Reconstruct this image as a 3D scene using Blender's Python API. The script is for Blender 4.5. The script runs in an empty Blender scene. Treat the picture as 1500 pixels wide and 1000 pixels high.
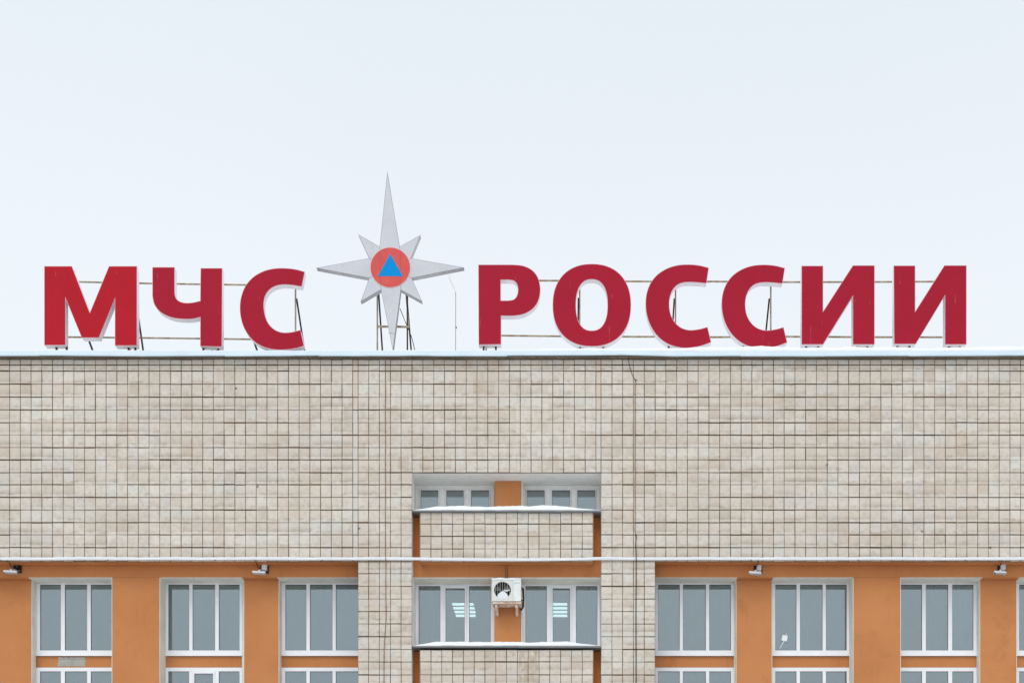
import bpy, bmesh, math, random
from mathutils import Vector, Matrix, noise

random.seed(11)
R = math.radians
scene = bpy.context.scene

# ------------------------------------------------------------------ camera
# upright shift-lens view from the snowy yard; wall plane is Y = 0, 40 m away
D, S, HX, HY, EYE = 40.0, 60.0, 837.0, 1450.0, 1.6
XC = (HX - 750.0) / S
cam_d = bpy.data.cameras.new('camera')
cam = bpy.data.objects.new('camera', cam_d)
scene.collection.objects.link(cam)
cam.location = (XC, -D, EYE)
cam.rotation_euler = (R(90), 0, 0)
cam_d.sensor_width = 36
cam_d.lens = 36 * D / 25.0
cam_d.shift_x = -(HX - 750) / 1500
cam_d.shift_y = (HY - 500) / 1500
cam_d.clip_end = 6000
scene.camera = cam

# ------------------------------------------------------------------ sky and sun (overcast winter day)
SUN_EL, SUN_AZ = 50.0, -18.0
w = bpy.data.worlds.new('World'); scene.world = w; w.use_nodes = True
nt = w.node_tree; nt.nodes.clear()
out = nt.nodes.new('ShaderNodeOutputWorld')
sky = nt.nodes.new('ShaderNodeTexSky'); sky.sky_type = 'NISHITA'; sky.sun_disc = False
sky.sun_elevation = R(SUN_EL); sky.sun_rotation = R(180 + SUN_AZ); sky.dust_density = 4
b1 = nt.nodes.new('ShaderNodeBackground'); b1.inputs[1].default_value = 0.10
nt.links.new(sky.outputs[0], b1.inputs[0])
tc = nt.nodes.new('ShaderNodeTexCoord')
sp = nt.nodes.new('ShaderNodeSeparateXYZ'); nt.links.new(tc.outputs['Generated'], sp.inputs[0])
ramp = nt.nodes.new('ShaderNodeValToRGB')
nt.links.new(sp.outputs[2], ramp.inputs[0])
ramp.color_ramp.elements[0].position = 0.0; ramp.color_ramp.elements[0].color = (0.945, 0.985, 1.03, 1)
ramp.color_ramp.elements[1].position = 1.0; ramp.color_ramp.elements[1].color = (0.85, 0.91, 0.98, 1)
e = ramp.color_ramp.elements.new(0.37); e.color = (0.915, 0.965, 1.02, 1)
e = ramp.color_ramp.elements.new(0.52); e.color = (0.845, 0.91, 0.975, 1)
nz = nt.nodes.new('ShaderNodeTexNoise'); nz.inputs['Scale'].default_value = 2.2; nz.inputs['Detail'].default_value = 3
nt.links.new(tc.outputs['Generated'], nz.inputs['Vector'])
mr = nt.nodes.new('ShaderNodeMapRange'); mr.inputs[3].default_value = 0.97; mr.inputs[4].default_value = 1.03
nt.links.new(nz.outputs[0], mr.inputs[0])
b2 = nt.nodes.new('ShaderNodeBackground')
nt.links.new(ramp.outputs[0], b2.inputs[0]); nt.links.new(mr.outputs[0], b2.inputs[1])
mx = nt.nodes.new('ShaderNodeMixShader'); mx.inputs[0].default_value = 0.93
nt.links.new(b1.outputs[0], mx.inputs[1]); nt.links.new(b2.outputs[0], mx.inputs[2])
nt.links.new(mx.outputs[0], out.inputs[0])

sd = bpy.data.lights.new('sun', 'SUN'); sd.energy = 1.1; sd.angle = R(35); sd.color = (1.0, 0.965, 0.92)
sun = bpy.data.objects.new('sun', sd); scene.collection.objects.link(sun)
sun.rotation_euler = (R(90 - SUN_EL), 0, R(SUN_AZ)); sun.location = (0, -20, 30)

vs = scene.view_settings
vs.view_transform = 'Standard'; vs.look = 'None'; vs.gamma = 1; vs.exposure = 0.0; vs.use_curve_mapping = False
scene.cycles.use_denoising = True
scene.cycles.max_bounces = 8
scene.cycles.transparent_max_bounces = 12
scene.cycles.sample_clamp_indirect = 4

# ------------------------------------------------------------------ helpers
def WX(px, Y=0.0): return XC + (px - HX) / S * (D + Y) / D
def WZ(py, Y=0.0): return EYE + (HY - py) / S * (D + Y) / D

WL = {}          # world location of every parent
def link(o): scene.collection.objects.link(o); return o
def empty(name, loc=(0, 0, 0), label=None, cat=None, group=None, kind=None):
    o = link(bpy.data.objects.new(name, None)); o.location = loc
    o.empty_display_size = 0.2
    WL[o.name] = Vector(loc); tag(o, label, cat, group, kind); return o
def tag(o, label=None, cat=None, group=None, kind=None):
    if label: o['label'] = label
    if cat: o['category'] = cat
    if group: o['group'] = group
    if kind: o['kind'] = kind
    return o
def mesh_obj(name, me, mat, parent=None, loc=None, kind=None, smooth=False):
    """me is in world coordinates; the object sits at its parent's base (or at loc)."""
    base = WL[parent.name] if parent else Vector((0, 0, 0))
    at = Vector(loc) if loc is not None else base.copy()
    me.transform(Matrix.Translation(-at))
    o = link(bpy.data.objects.new(name, me))
    if mat: me.materials.append(mat)
    if parent: o.parent = parent; o.location = at - base
    else: o.location = at
    if smooth:
        for p in me.polygons: p.use_smooth = True
    WL[o.name] = at
    if kind: o['kind'] = kind
    return o
def obj(name, bm, mat, parent=None, loc=None, kind=None, smooth=False):
    bmesh.ops.recalc_face_normals(bm, faces=bm.faces)
    me = bpy.data.meshes.new(name); bm.to_mesh(me); bm.free()
    return mesh_obj(name, me, mat, parent, loc, kind, smooth)
def B(): return bmesh.new()
def box(bm, x0, x1, y0, y1, z0, z1, bev=0.0):
    if x0 > x1: x0, x1 = x1, x0
    if z0 > z1: z0, z1 = z1, z0
    v = [bm.verts.new(p) for p in ((x0,y0,z0),(x1,y0,z0),(x1,y1,z0),(x0,y1,z0),(x0,y0,z1),(x1,y0,z1),(x1,y1,z1),(x0,y1,z1))]
    fs = [bm.faces.new([v[i] for i in f]) for f in ((0,3,2,1),(4,5,6,7),(0,1,5,4),(1,2,6,5),(2,3,7,6),(3,0,4,7))]
    if bev:
        es = list({e for f in fs for e in f.edges})
        bmesh.ops.bevel(bm, geom=es, offset=bev, segments=1, affect='EDGES', profile=0.5)
    return bm
def prism_x(bm, x0, x1, prof):
    """extrude a (y, z) profile along X"""
    a = [bm.verts.new((x0, y, z)) for y, z in prof]; b = [bm.verts.new((x1, y, z)) for y, z in prof]
    n = len(prof); bm.faces.new(a); bm.faces.new(list(reversed(b)))
    for i in range(n):
        j = (i + 1) % n; bm.faces.new((a[j], a[i], b[i], b[j]))
    return bm
def prism_z(bm, z0, z1, prof):
    a = [bm.verts.new((x, y, z0)) for x, y in prof]; b = [bm.verts.new((x, y, z1)) for x, y in prof]
    n = len(prof); bm.faces.new(a); bm.faces.new(list(reversed(b)))
    for i in range(n):
        j = (i + 1) % n; bm.faces.new((a[j], a[i], b[i], b[j]))
    return bm
def tube(bm, pts, r, seg=6, rz=None):
    pts = [Vector(p) for p in pts]; rings = []
    for i, p in enumerate(pts):
        t = (pts[min(i+1, len(pts)-1)] - pts[max(i-1, 0)]).normalized()
        u = t.cross(Vector((0, 0, 1)) if abs(t.z) < .9 else Vector((0, 1, 0))).normalized(); v = t.cross(u)
        rr = r[i] if isinstance(r, (list, tuple)) else r
        rings.append([bm.verts.new(p + rr * (math.cos(a) * u + math.sin(a) * v)) for a in [2*math.pi*k/seg for k in range(seg)]])
    for a, b in zip(rings, rings[1:]):
        for k in range(seg): bm.faces.new((a[k], a[(k+1) % seg], b[(k+1) % seg], b[k]))
    bm.faces.new(rings[0]); bm.faces.new(list(reversed(rings[-1])))
    return bm
def bar(bm, p, q, wdt, dep):
    """square bar between two points"""
    p, q = Vector(p), Vector(q); t = (q - p).normalized()
    u = t.cross(Vector((0, 1, 0))).normalized(); v = t.cross(u)
    a = [bm.verts.new(p + sx*u*wdt/2 + sy*v*dep/2) for sx, sy in ((-1,-1),(1,-1),(1,1),(-1,1))]
    b = [bm.verts.new(q + sx*u*wdt/2 + sy*v*dep/2) for sx, sy in ((-1,-1),(1,-1),(1,1),(-1,1))]
    bm.faces.new(a); bm.faces.new(list(reversed(b)))
    for i in range(4): bm.faces.new((a[i], a[(i+1) % 4], b[(i+1) % 4], b[i]))
    return bm

# ------------------------------------------------------------------ materials
class M:
    """small node-graph writer"""
    def __init__(s, name, rough=0.8, spec=0.3, metal=0.0):
        s.m = bpy.data.materials.new(name); s.m.use_nodes = True; s.t = s.m.node_tree
        s.p = s.t.nodes['Principled BSDF']
        s.p.inputs['Roughness'].default_value = rough; s.p.inputs['Specular IOR Level'].default_value = spec; s.p.inputs['Metallic'].default_value = metal
        g = s.t.nodes.new('ShaderNodeNewGeometry'); s.pos = g.outputs['Position']; s.nrm = g.outputs['Normal']; s.geo = g
    def n(s, kind, **kw):
        x = s.t.nodes.new('ShaderNode' + kind)
        for k, v in kw.items(): setattr(x, k, v)
        return x
    def set(s, sock, v):
        if hasattr(v, 'is_linked'): s.t.links.new(v, sock)
        elif isinstance(v, tuple) and len(v) == 3 and sock.type == 'RGBA': sock.default_value = (*v, 1)
        else: sock.default_value = v
    def math(s, op, a, b=0.0, c=0.0, clamp=False):
        x = s.n('Math', operation=op); x.use_clamp = clamp
        s.set(x.inputs[0], a); s.set(x.inputs[1], b); s.set(x.inputs[2], c); return x.outputs[0]
    def vmath(s, op, a, b=(0, 0, 0)):
        x = s.n('VectorMath', operation=op); s.set(x.inputs[0], a); s.set(x.inputs[1], b); return x.outputs[0]
    def noise(s, scale, detail=4, vec=None, stretch=None, rough=0.55):
        v = vec or s.pos
        if stretch: v = s.vmath('MULTIPLY', v, stretch)
        x = s.n('TexNoise'); s.set(x.inputs['Vector'], v)
        x.inputs['Scale'].default_value = scale; x.inputs['Detail'].default_value = detail; x.inputs['Roughness'].default_value = rough
        return x.outputs[0]
    def rng(s, v, a, b, c=0.0, d=1.0):
        x = s.n('MapRange'); s.set(x.inputs[0], v)
        for i, q in enumerate((a, b, c, d)): x.inputs[i+1].default_value = q
        return x.outputs[0]
    def mix(s, f, a, b, blend='MIX'):
        x = s.n('Mix', data_type='RGBA', blend_type=blend); s.set(x.inputs[0], f); s.set(x.inputs[6], a); s.set(x.inputs[7], b); return x.outputs[2]
    def sep(s, v=None):
        x = s.n('SeparateXYZ'); s.set(x.inputs[0], v or s.pos); return x.outputs
    def bump(s, h, strength=0.3, dist=0.01):
        x = s.n('Bump'); x.inputs['Strength'].default_value = strength; x.inputs['Distance'].default_value = dist
        s.set(x.inputs['Height'], h); s.t.links.new(x.outputs[0], s.p.inputs['Normal'])
    def col(s, c): s.set(s.p.inputs['Base Color'], c); return s.m

def simple(name, c, rough=0.6, spec=0.3, metal=0.0, var=0.08, scale=6.0):
    g = M(name, rough, spec, metal)
    n = g.rng(g.noise(scale), 0.3, 0.7, 1 - var, 1 + var)
    v = g.n('CombineXYZ')
    for i in range(3): g.set(v.inputs[i], g.math('MULTIPLY', n, c[i]))
    return g.col(v.outputs[0])

PW, PH = 15.75 / S, 18.3 / S      # tile pitch
def tile_material(name, strip=False):
    g = M(name, 0.55, 0.35)
    p = g.vmath('MULTIPLY', g.pos, (1 / PW, 0.0, 1 / PH))
    p = g.vmath('ADD', p, (0.62, 0.0, 0.05))
    cell = g.vmath('FLOOR', p)
    wn = g.n('TexWhiteNoise', noise_dimensions='3D'); g.set(wn.inputs[0], cell)
    r1 = wn.outputs[0]
    rc = g.sep(wn.outputs[1])
    batch = g.noise(0.9, 2, vec=cell, stretch=(0.20, 1, 0.8))        # tiles laid in batches of a tint
    broad = g.noise(0.28, 3, stretch=(1, 1, 1.5))
    fine = g.noise(9, 5)
    light, warm, grey = (0.745, 0.695, 0.61), (0.645, 0.55, 0.445), (0.655, 0.645, 0.605)
    c = g.mix(g.rng(batch, 0.40, 0.66, 0.0, 0.85), light, warm)
    c = g.mix(g.math('MULTIPLY', g.math('GREATER_THAN', rc[0], 0.88), 0.5), c, grey)
    c = g.mix(g.math('MULTIPLY', g.math('GREATER_THAN', rc[1], 0.95), 0.35), c, (0.52, 0.42, 0.32))
    gb = g.noise(0.7, 2, vec=g.vmath('ADD', cell, (31.0, 0.0, 7.0)), stretch=(0.16, 1, 0.9))
    c = g.mix(g.rng(gb, 0.56, 0.66, 0.0, 0.45), c, grey)
    c = g.mix(g.rng(r1, 0, 1, 0.16, 0.0), c, (0.36, 0.32, 0.27))
    c = g.mix(g.rng(broad, 0.42, 0.72, 0.0, 0.30), c, (0.46, 0.38, 0.30))
    c = g.mix(g.rng(fine, 0.48, 0.75, 0.0, 0.42), c, (0.40, 0.35, 0.28))
    # blotchy grey-brown grime that gathers in horizontal runs
    # (each tile takes the soil differently, so the blotches break at the joints)
    off = g.vmath('MULTIPLY', wn.outputs[1], (3.0, 3.0, 3.0))
    run = g.noise(3.2, 5, vec=g.vmath('ADD', g.pos, off), rough=0.65)
    zone = g.noise(0.45, 3, stretch=(0.6, 1, 1.6))
    c = g.mix(g.math('MULTIPLY', g.rng(run, 0.48, 0.72, 0.0, 0.55), g.rng(zone, 0.40, 0.62, 0.06, 0.75)), c, (0.35, 0.30, 0.24))
    # soil along the joints
    fe = g.sep(g.vmath('FRACTION', p))
    ex = g.math('ABSOLUTE', g.math('SUBTRACT', fe[2], 0.5))
    c = g.mix(g.math('MULTIPLY', g.rng(ex, 0.36, 0.50), g.rng(g.noise(5, 4), 0.45, 0.7, 0.0, 0.6)), c, (0.27, 0.21, 0.15))
    # soil washed down to the lower edge of a course, in places
    fz = g.n('SeparateXYZ'); g.set(fz.inputs[0], g.vmath('FRACTION', p))
    low = g.rng(fz.outputs[2], 0.42, 0.02)
    lown = g.math('ADD', g.noise(0.55, 2, vec=cell, stretch=(0.3, 1, 1.0)), g.math('MULTIPLY', g.noise(7, 4), 0.35))
    c = g.mix(g.math('MULTIPLY', low, g.rng(lown, 0.62, 0.92, 0.0, 0.6)), c, (0.27, 0.215, 0.15))
    # streaks run down from joints
    st = g.noise(4.0, 4, stretch=(3.2, 1, 0.22), rough=0.6)
    c = g.mix(g.rng(st, 0.60, 0.78, 0.0, 0.38), c, (0.38, 0.31, 0.24))
    # dark pits and chips
    vo = g.n('TexVoronoi'); g.set(vo.inputs['Vector'], g.vmath('MULTIPLY', g.pos, (1, 1, 1))); vo.inputs['Scale'].default_value = 1.15
    c = g.mix(g.math('MULTIPLY', g.math('LESS_THAN', vo.outputs['Distance'], g.rng(g.noise(30, 2), 0.3, 0.7, 0.012, 0.055)), 0.8), c, (0.12, 0.09, 0.07))
    if strip:
        z = g.sep()[2]
        c = g.mix(0.7, c, (0.64, 0.62, 0.565))
        top = g.rng(g.math('ADD', z, g.math('MULTIPLY', g.noise(1.5, 3), 1.2)), WZ(606) + .6, WZ(590) + .6)
        c = g.mix(g.math('MULTIPLY', top, 0.38), c, (0.66, 0.43, 0.29))
    else:
        # worn brown patch on the lower parapet
        q = g.sep()
        dx = g.math('ABSOLUTE', g.math('SUBTRACT', q[0], WX(774)))
        mk = g.math('MULTIPLY', g.math('LESS_THAN', dx, 0.235), g.math('LESS_THAN', q[2], WZ(953)))
        pn = g.noise(5, 6, stretch=(1.3, 1, 0.7), rough=0.7)
        c = g.mix(g.math('MULTIPLY', mk, g.rng(pn, 0.40, 0.62, 0.0, 0.85)), c, (0.40, 0.32, 0.21))
    g.bump(g.math('ADD', g.noise(6, 4), g.math('MULTIPLY', g.noise(45, 3), 0.25)), 0.35, 0.012)
    return g.col(c)

def mortar_material():
    g = M('mortar', 0.9, 0.1)
    n = g.noise(1.1, 5, stretch=(0.8, 1, 1.6), rough=0.7)
    c = g.mix(g.rng(n, 0.40, 0.62), (0.042, 0.027, 0.015), (0.20, 0.138, 0.08))
    return g.col(c)

def plaster(name, c0, c1, scale=1.2, stain=(0.3, 0.27, 0.24), amt=0.3, fleck=None):
    g = M(name, 0.85, 0.2)
    c = g.mix(g.rng(g.noise(scale, 4), 0.35, 0.68), c0, c1)
    c = g.mix(g.rng(g.noise(scale * 3.1, 6, rough=0.68), 0.56, 0.78, 0.0, amt), c, stain)
    c = g.mix(g.rng(g.noise(3.5, 4, stretch=(2.5, 1, 0.25)), 0.60, 0.80, 0.0, amt * 0.8), c, stain)
    if fleck:
        c = g.mix(g.math('MULTIPLY', g.math('GREATER_THAN', g.noise(14, 3), 0.735), 0.8), c, fleck)
    g.bump(g.math('ADD', g.noise(22, 4), g.noise(3, 2)), 0.35, 0.012)
    return g.col(c)

def rusty(name, c0, c1):
    g = M(name, 0.8, 0.3)
    c = g.mix(g.rng(g.noise(7, 5, rough=0.7), 0.4, 0.6), c0, c1)
    return g.col(c)

def red_face(name, c):
    g = M(name, 0.55, 0.12)
    n = g.noise(1.4, 3)
    c1 = g.mix(g.rng(n, 0.35, 0.7, 0, 0.35), c, tuple(x * 0.80 for x in c))
    sc = g.noise(5.0, 2, stretch=(7.0, 1, 0.35))
    c1 = g.mix(g.rng(sc, 0.735, 0.76, 0.0, 0.35), c1, (0.6, 0.35, 0.33))
    c1 = g.mix(g.rng(g.noise(9, 5, rough=0.7), 0.55, 0.8, 0.0, 0.22), c1, (0.29, 0.03, 0.04))
    return g.col(c1)

def snow_material():
    g = M('snow', 0.75, 0.2)
    c = g.mix(g.rng(g.noise(4, 4), 0.35, 0.7), (0.84, 0.875, 0.93), (0.90, 0.92, 0.95))
    g.bump(g.math('ADD', g.noise(14, 5), g.math('MULTIPLY', g.noise(90, 2), 0.3)), 0.5, 0.02)
    return g.col(c)

def glass_material():
    """double glazing: a mirror-like sheen over a tinted clear pane"""
    m = bpy.data.materials.new('window_glass'); m.use_nodes = True; t = m.node_tree; t.nodes.clear()
    o = t.nodes.new('ShaderNodeOutputMaterial'); mixs = t.nodes.new('ShaderNodeMixShader')
    tr = t.nodes.new('ShaderNodeBsdfTransparent'); tr.inputs[0].default_value = (0.66, 0.755, 0.765, 1)
    gl = t.nodes.new('ShaderNodeBsdfGlossy'); gl.inputs['Color'].default_value = (0.88, 0.965, 1.0, 1); gl.inputs['Roughness'].default_value = 0.02
    fr = t.nodes.new('ShaderNodeFresnel'); fr.inputs[0].default_value = 2.1
    nz = t.nodes.new('ShaderNodeTexNoise'); nz.inputs['Scale'].default_value = 0.8; nz.inputs['Detail'].default_value = 2
    g = t.nodes.new('ShaderNodeNewGeometry'); t.links.new(g.outputs['Position'], nz.inputs['Vector'])
    bp = t.nodes.new('ShaderNodeBump'); bp.inputs['Strength'].default_value = 0.12; bp.inputs['Distance'].default_value = 0.02
    t.links.new(nz.outputs[0], bp.inputs['Height']); t.links.new(bp.outputs[0], gl.inputs['Normal'])
    ad = t.nodes.new('ShaderNodeMath'); ad.operation = 'MULTIPLY'; ad.inputs[1].default_value = 1.95; t.links.new(fr.outputs[0], ad.inputs[0])
    t.links.new(ad.outputs[0], mixs.inputs[0]); t.links.new(tr.outputs[0], mixs.inputs[1]); t.links.new(gl.outputs[0], mixs.inputs[2])
    t.links.new(mixs.outputs[0], o.inputs[0]); return m

def emit(name, c, s):
    m = bpy.data.materials.new(name); m.use_nodes = True; p = m.node_tree.nodes['Principled BSDF']
    p.inputs['Base Color'].default_value = (*c, 1); p.inputs['Emission Color'].default_value = (*c, 1); p.inputs['Emission Strength'].default_value = s; return m

TILE, STRIP, MORTAR = tile_material('ceramic_tile'), tile_material('strip_tile', True), mortar_material()
ORANGE = plaster('orange_plaster', (0.585, 0.245, 0.092), (0.52, 0.208, 0.074), 0.7, (0.38, 0.15, 0.06), 0.55, (0.40, 0.19, 0.09))
CREAM = plaster('cream_plaster', (0.82, 0.80, 0.72), (0.72, 0.70, 0.63), 2.5, (0.45, 0.42, 0.37), 0.5)
SOFFIT = plaster('soffit_plaster', (0.86, 0.85, 0.80), (0.78, 0.76, 0.71), 1.6, (0.38, 0.33, 0.28), 0.4, (0.2, 0.13, 0.09))
CONCRETE = plaster('weathered_concrete', (0.25, 0.205, 0.15), (0.15, 0.12, 0.09), 2.2, (0.05, 0.04, 0.03), 0.9)
FLASH = simple('pale_blue_flashing', (0.66, 0.78, 0.85), 0.5, 0.4, 0.0, 0.05, 1.5)
SILLM = simple('grey_sheet_metal', (0.19, 0.205, 0.21), 0.5, 0.3, 0.1, 0.12, 3)
PVC = simple('white_pvc', (0.88, 0.89, 0.91), 0.4, 0.4, 0.0, 0.03, 4)
OLDPVC = simple('off_white_frame', (0.84, 0.84, 0.81), 0.5, 0.4, 0.0, 0.06, 6)
GASKET = simple('black_gasket', (0.03, 0.032, 0.035), 0.6)
GLASS = glass_material()
SNOW = snow_material()
RED_A = red_face('red_vinyl_bright', (0.47, 0.010, 0.022))
RED_B = red_face('red_vinyl_deep', (0.395, 0.0105, 0.032))
RETURN = plaster('letter_return', (0.90, 0.86, 0.87), (0.84, 0.79, 0.81), 3, (0.5, 0.42, 0.42), 0.35)
LIP = simple('pink_edge_lip', (0.74, 0.42, 0.46), 0.5)
SILVER = plaster('silver_grey_panel', (0.64, 0.655, 0.685), (0.58, 0.595, 0.625), 1.5, (0.36, 0.36, 0.38), 0.25)
SILVSIDE = plaster('silver_grey_edge', (0.66, 0.66, 0.66), (0.56, 0.56, 0.56), 3, (0.28, 0.27, 0.26), 0.6)
SEAM = simple('panel_seam', (0.30, 0.30, 0.31), 0.7)
DISC = plaster('coral_red_disc', (0.72, 0.115, 0.095), (0.62, 0.10, 0.10), 2.4, (0.62, 0.2, 0.19), 0.45)
DISCRIM = simple('pale_pink_rim', (0.75, 0.50, 0.50), 0.6)
BLUE = simple('sky_blue_vinyl', (0.0, 0.27, 0.66), 0.55, 0.1, 0, 0.04, 3)
RUST = rusty('rusty_steel', (0.26, 0.16, 0.08), (0.42, 0.36, 0.26))
GALV = rusty('weathered_grey_steel', (0.36, 0.34, 0.31), (0.26, 0.19, 0.13))
BLACKST = rusty('black_steel', (0.018, 0.016, 0.015), (0.05, 0.04, 0.035))
CABLE = simple('black_cable', (0.02, 0.018, 0.018), 0.6)
BROWNC = rusty('brown_cable', (0.19, 0.10, 0.055), (0.33, 0.21, 0.13))
TANC = rusty('tan_conduit', (0.56, 0.46, 0.34), (0.46, 0.35, 0.24))
ACW = plaster('ac_enamel', (0.76, 0.76, 0.71), (0.70, 0.70, 0.66), 4, (0.48, 0.45, 0.40), 0.35)
ACP = simple('ac_panel_white', (0.80, 0.84, 0.80), 0.4)
TEAL = simple('teal_print', (0.30, 0.60, 0.60), 0.5)
BRACK = rusty('rust_stained_bracket', (0.72, 0.62, 0.54), (0.52, 0.34, 0.22))
DARKIN = simple('dark_cavity', (0.05, 0.048, 0.04), 0.8)
CAMW = simple('camera_white', (0.72, 0.73, 0.75), 0.45, 0.4)
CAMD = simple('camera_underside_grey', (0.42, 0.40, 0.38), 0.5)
def cloth(name, c):
    g = M(name, 0.9, 0.1)
    oi = g.n('ObjectInfo')
    k = g.math('MULTIPLY', g.rng(oi.outputs['Random'], 0, 1, 0.55, 1.5), g.rng(g.noise(1.2, 3, stretch=(1.6, 1, 0.5)), 0.3, 0.7, 0.82, 1.18))
    v = g.n('CombineXYZ')
    for i in range(3): g.set(v.inputs[i], g.math('MULTIPLY', k, c[i]))
    return g.col(v.outputs[0])
CURT = cloth('pale_blue_grey_curtain', (0.25, 0.30, 0.325))
DRAPE = cloth('pale_drape', (0.52, 0.63, 0.65))
ROOMC = simple('interior_paint', (0.34, 0.37, 0.38), 0.9, 0.1, 0, 0.05, 1)
ROOMW = simple('interior_ceiling_white', (0.42, 0.46, 0.47), 0.9, 0.1, 0, 0.03, 1)
TUBE = emit('lit_fluorescent_tube', (0.90, 1.0, 0.96), 1.8)
SPOT = emit('lit_spotlight', (0.9, 0.97, 1.0), 3.0)

# ------------------------------------------------------------------ ground
bm = B(); n = 40
for i in range(n + 1):
    for j in range(n + 1):
        u, v = (i / n * 2 - 1), (j / n * 2 - 1)
        x, y = 1500 * u * abs(u), 1500 * v * abs(v)
        z = -0.02 + 0.05 * noise.noise(Vector((x * .15, y * .15, 0)))
        bm.verts.new((x, y - 20, z))
bm.verts.ensure_lookup_table()
for i in range(n):
    for j in range(n):
        a = i * (n + 1) + j; bm.faces.new([bm.verts[k] for k in (a, a + n + 1, a + n + 2, a + 1)])
obj('ground', bm, plaster('trampled_snow', (0.66, 0.68, 0.70), (0.55, 0.56, 0.57), 0.3, (0.3, 0.3, 0.3), 0.4), kind='structure', smooth=True)

# ------------------------------------------------------------------ the building
L0, R0 = -196.0, 1677.0        # left and right ends of the facade, in wall pixels
XL, XR = WX(L0), WX(R0)
bld = empty('office_building', (0, 0, 0), 'tiled office block with orange plaster bays and white windows under red rooftop letters', 'building')
YF, YN, YW, YP, YC = 0.36, 0.62, 0.93, 0.60, 0.95     # fascia, narrow pier, side window, centre pillar, centre window planes
PLX0, PLX1, PRX0, PRX1 = WX(524.5), WX(603.6), WX(880.4), WX(959.7)
zt, zb = WZ(526), WZ(822)
zrec = WZ(692.5)

# tile-bearing walls (mortar bed; tiles sit proud of it)
TB = 0.014
bm = B()
box(bm, XL, PLX1, TB, 0.36, zb, zt)
box(bm, PRX0, XR, TB, 0.36, zb, zt)
upper = None
bm2 = bm
box(bm2, PLX1, PRX0, TB, 0.36, zrec, zt)
upper = obj('upper_wall', bm2, MORTAR, bld)
piers = []
for x0, x1 in ((PLX0, PLX1), (PRX0, PRX1)):
    b = B(); box(b, x0, x1, TB, 0.95, -0.3, zb - 0.0005); piers.append(obj('tiled_pier', b, MORTAR, bld))

# unit tile shared by all tile objects: width/height 1, bevelled edge
def unit_tile():
    me = bpy.data.meshes.new('tile'); b = B()
    bv = 0.022
    o = [(-.5, -.5), (.5, -.5), (.5, .5), (-.5, .5)]
    back = [b.verts.new((x, 1, z)) for x, z in o]; mid = [b.verts.new((x, .35, z)) for x, z in o]
    fr = [b.verts.new((x - math.copysign(bv, x), 0, z - math.copysign(bv, z))) for x, z in o]
    b.faces.new(fr)
    for i in range(4):
        j = (i + 1) % 4; b.faces.new((mid[i], mid[j], fr[j], fr[i])); b.faces.new((back[i], back[j], mid[j], mid[i]))
    bmesh.ops.recalc_face_normals(b, faces=b.faces); b.to_mesh(me); b.free(); return me
UT, UTS = unit_tile(), None
UT.materials.append(TILE)
UTS = UT.copy(); UTS.materials.clear(); UTS.materials.append(STRIP)
UV = [v.co.copy() for v in UT.vertices]; UF = [tuple(p.vertices) for p in UT.polygons]

def tile_specs(cols, rows, Y=0.0, gap=0.017):
    out = []
    for r, (ya, yb) in enumerate(zip(rows, rows[1:])):
        for xa, xb in zip(cols, cols[1:]):
            x0, x1, z0, z1 = WX(xa, Y), WX(xb, Y), WZ(yb, Y), WZ(ya, Y)
            g = [.0125 * random.choice((.35, .45, .5, .55, .65)) for _ in range(2)] + [gap * random.choice((.8, .95, 1, 1.15)) * (.28 + .58 * max(0, min(1, .5 + 1.5 * noise.noise(Vector((xa * .012, q * .37, 1.5)))))) for q in (yb, ya)]
            if abs(ya - 534.3) < .1: g[3] = .013
            if abs(yb - 534.3) < .1: g[2] = .013
            x0 += g[0]; x1 -= g[1]; z0 += g[2]; z1 -= g[3]
            out.append(dict(c=((x0 + x1) / 2 + random.uniform(-.002, .002), Y + random.uniform(-.0035, .003), (z0 + z1) / 2 + random.uniform(-.003, .003)),
                            w=x1 - x0, h=z1 - z0, t=TB + 0.006, px=(xa + xb) / 2, py=(ya + yb) / 2, wpx=xb - xa, hpx=yb - ya,
                            r=(random.gauss(0, .006), random.gauss(0, .004), random.gauss(0, .006))))
    return out
def tile_objects(specs, parent):
    for s in specs:
        o = link(bpy.data.objects.new('tile', UTS if s.get('strip') else UT))
        o.parent = parent; o.location = Vector(s['c']) - WL[parent.name]; o.scale = (s['w'], s['t'], s['h']); o.rotation_euler = s['r']
def tile_field(specs, parent, mat, name='tile_field'):
    V, F = [], []
    for s in specs:
        m = Matrix.Translation(s['c']) @ Matrix.Rotation(s['r'][2], 4, 'Z') @ Matrix.Rotation(s['r'][1], 4, 'Y') @ Matrix.Rotation(s['r'][0], 4, 'X') @ Matrix.Diagonal((s['w'], s['t'], s['h'], 1))
        k = len(V); V += [m @ v for v in UV]; F += [tuple(k + i for i in f) for f in UF]
    me = bpy.data.meshes.new(name); me.from_pydata(V, [], F)
    return mesh_obj(name, me, mat, parent, kind='stuff')

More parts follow.
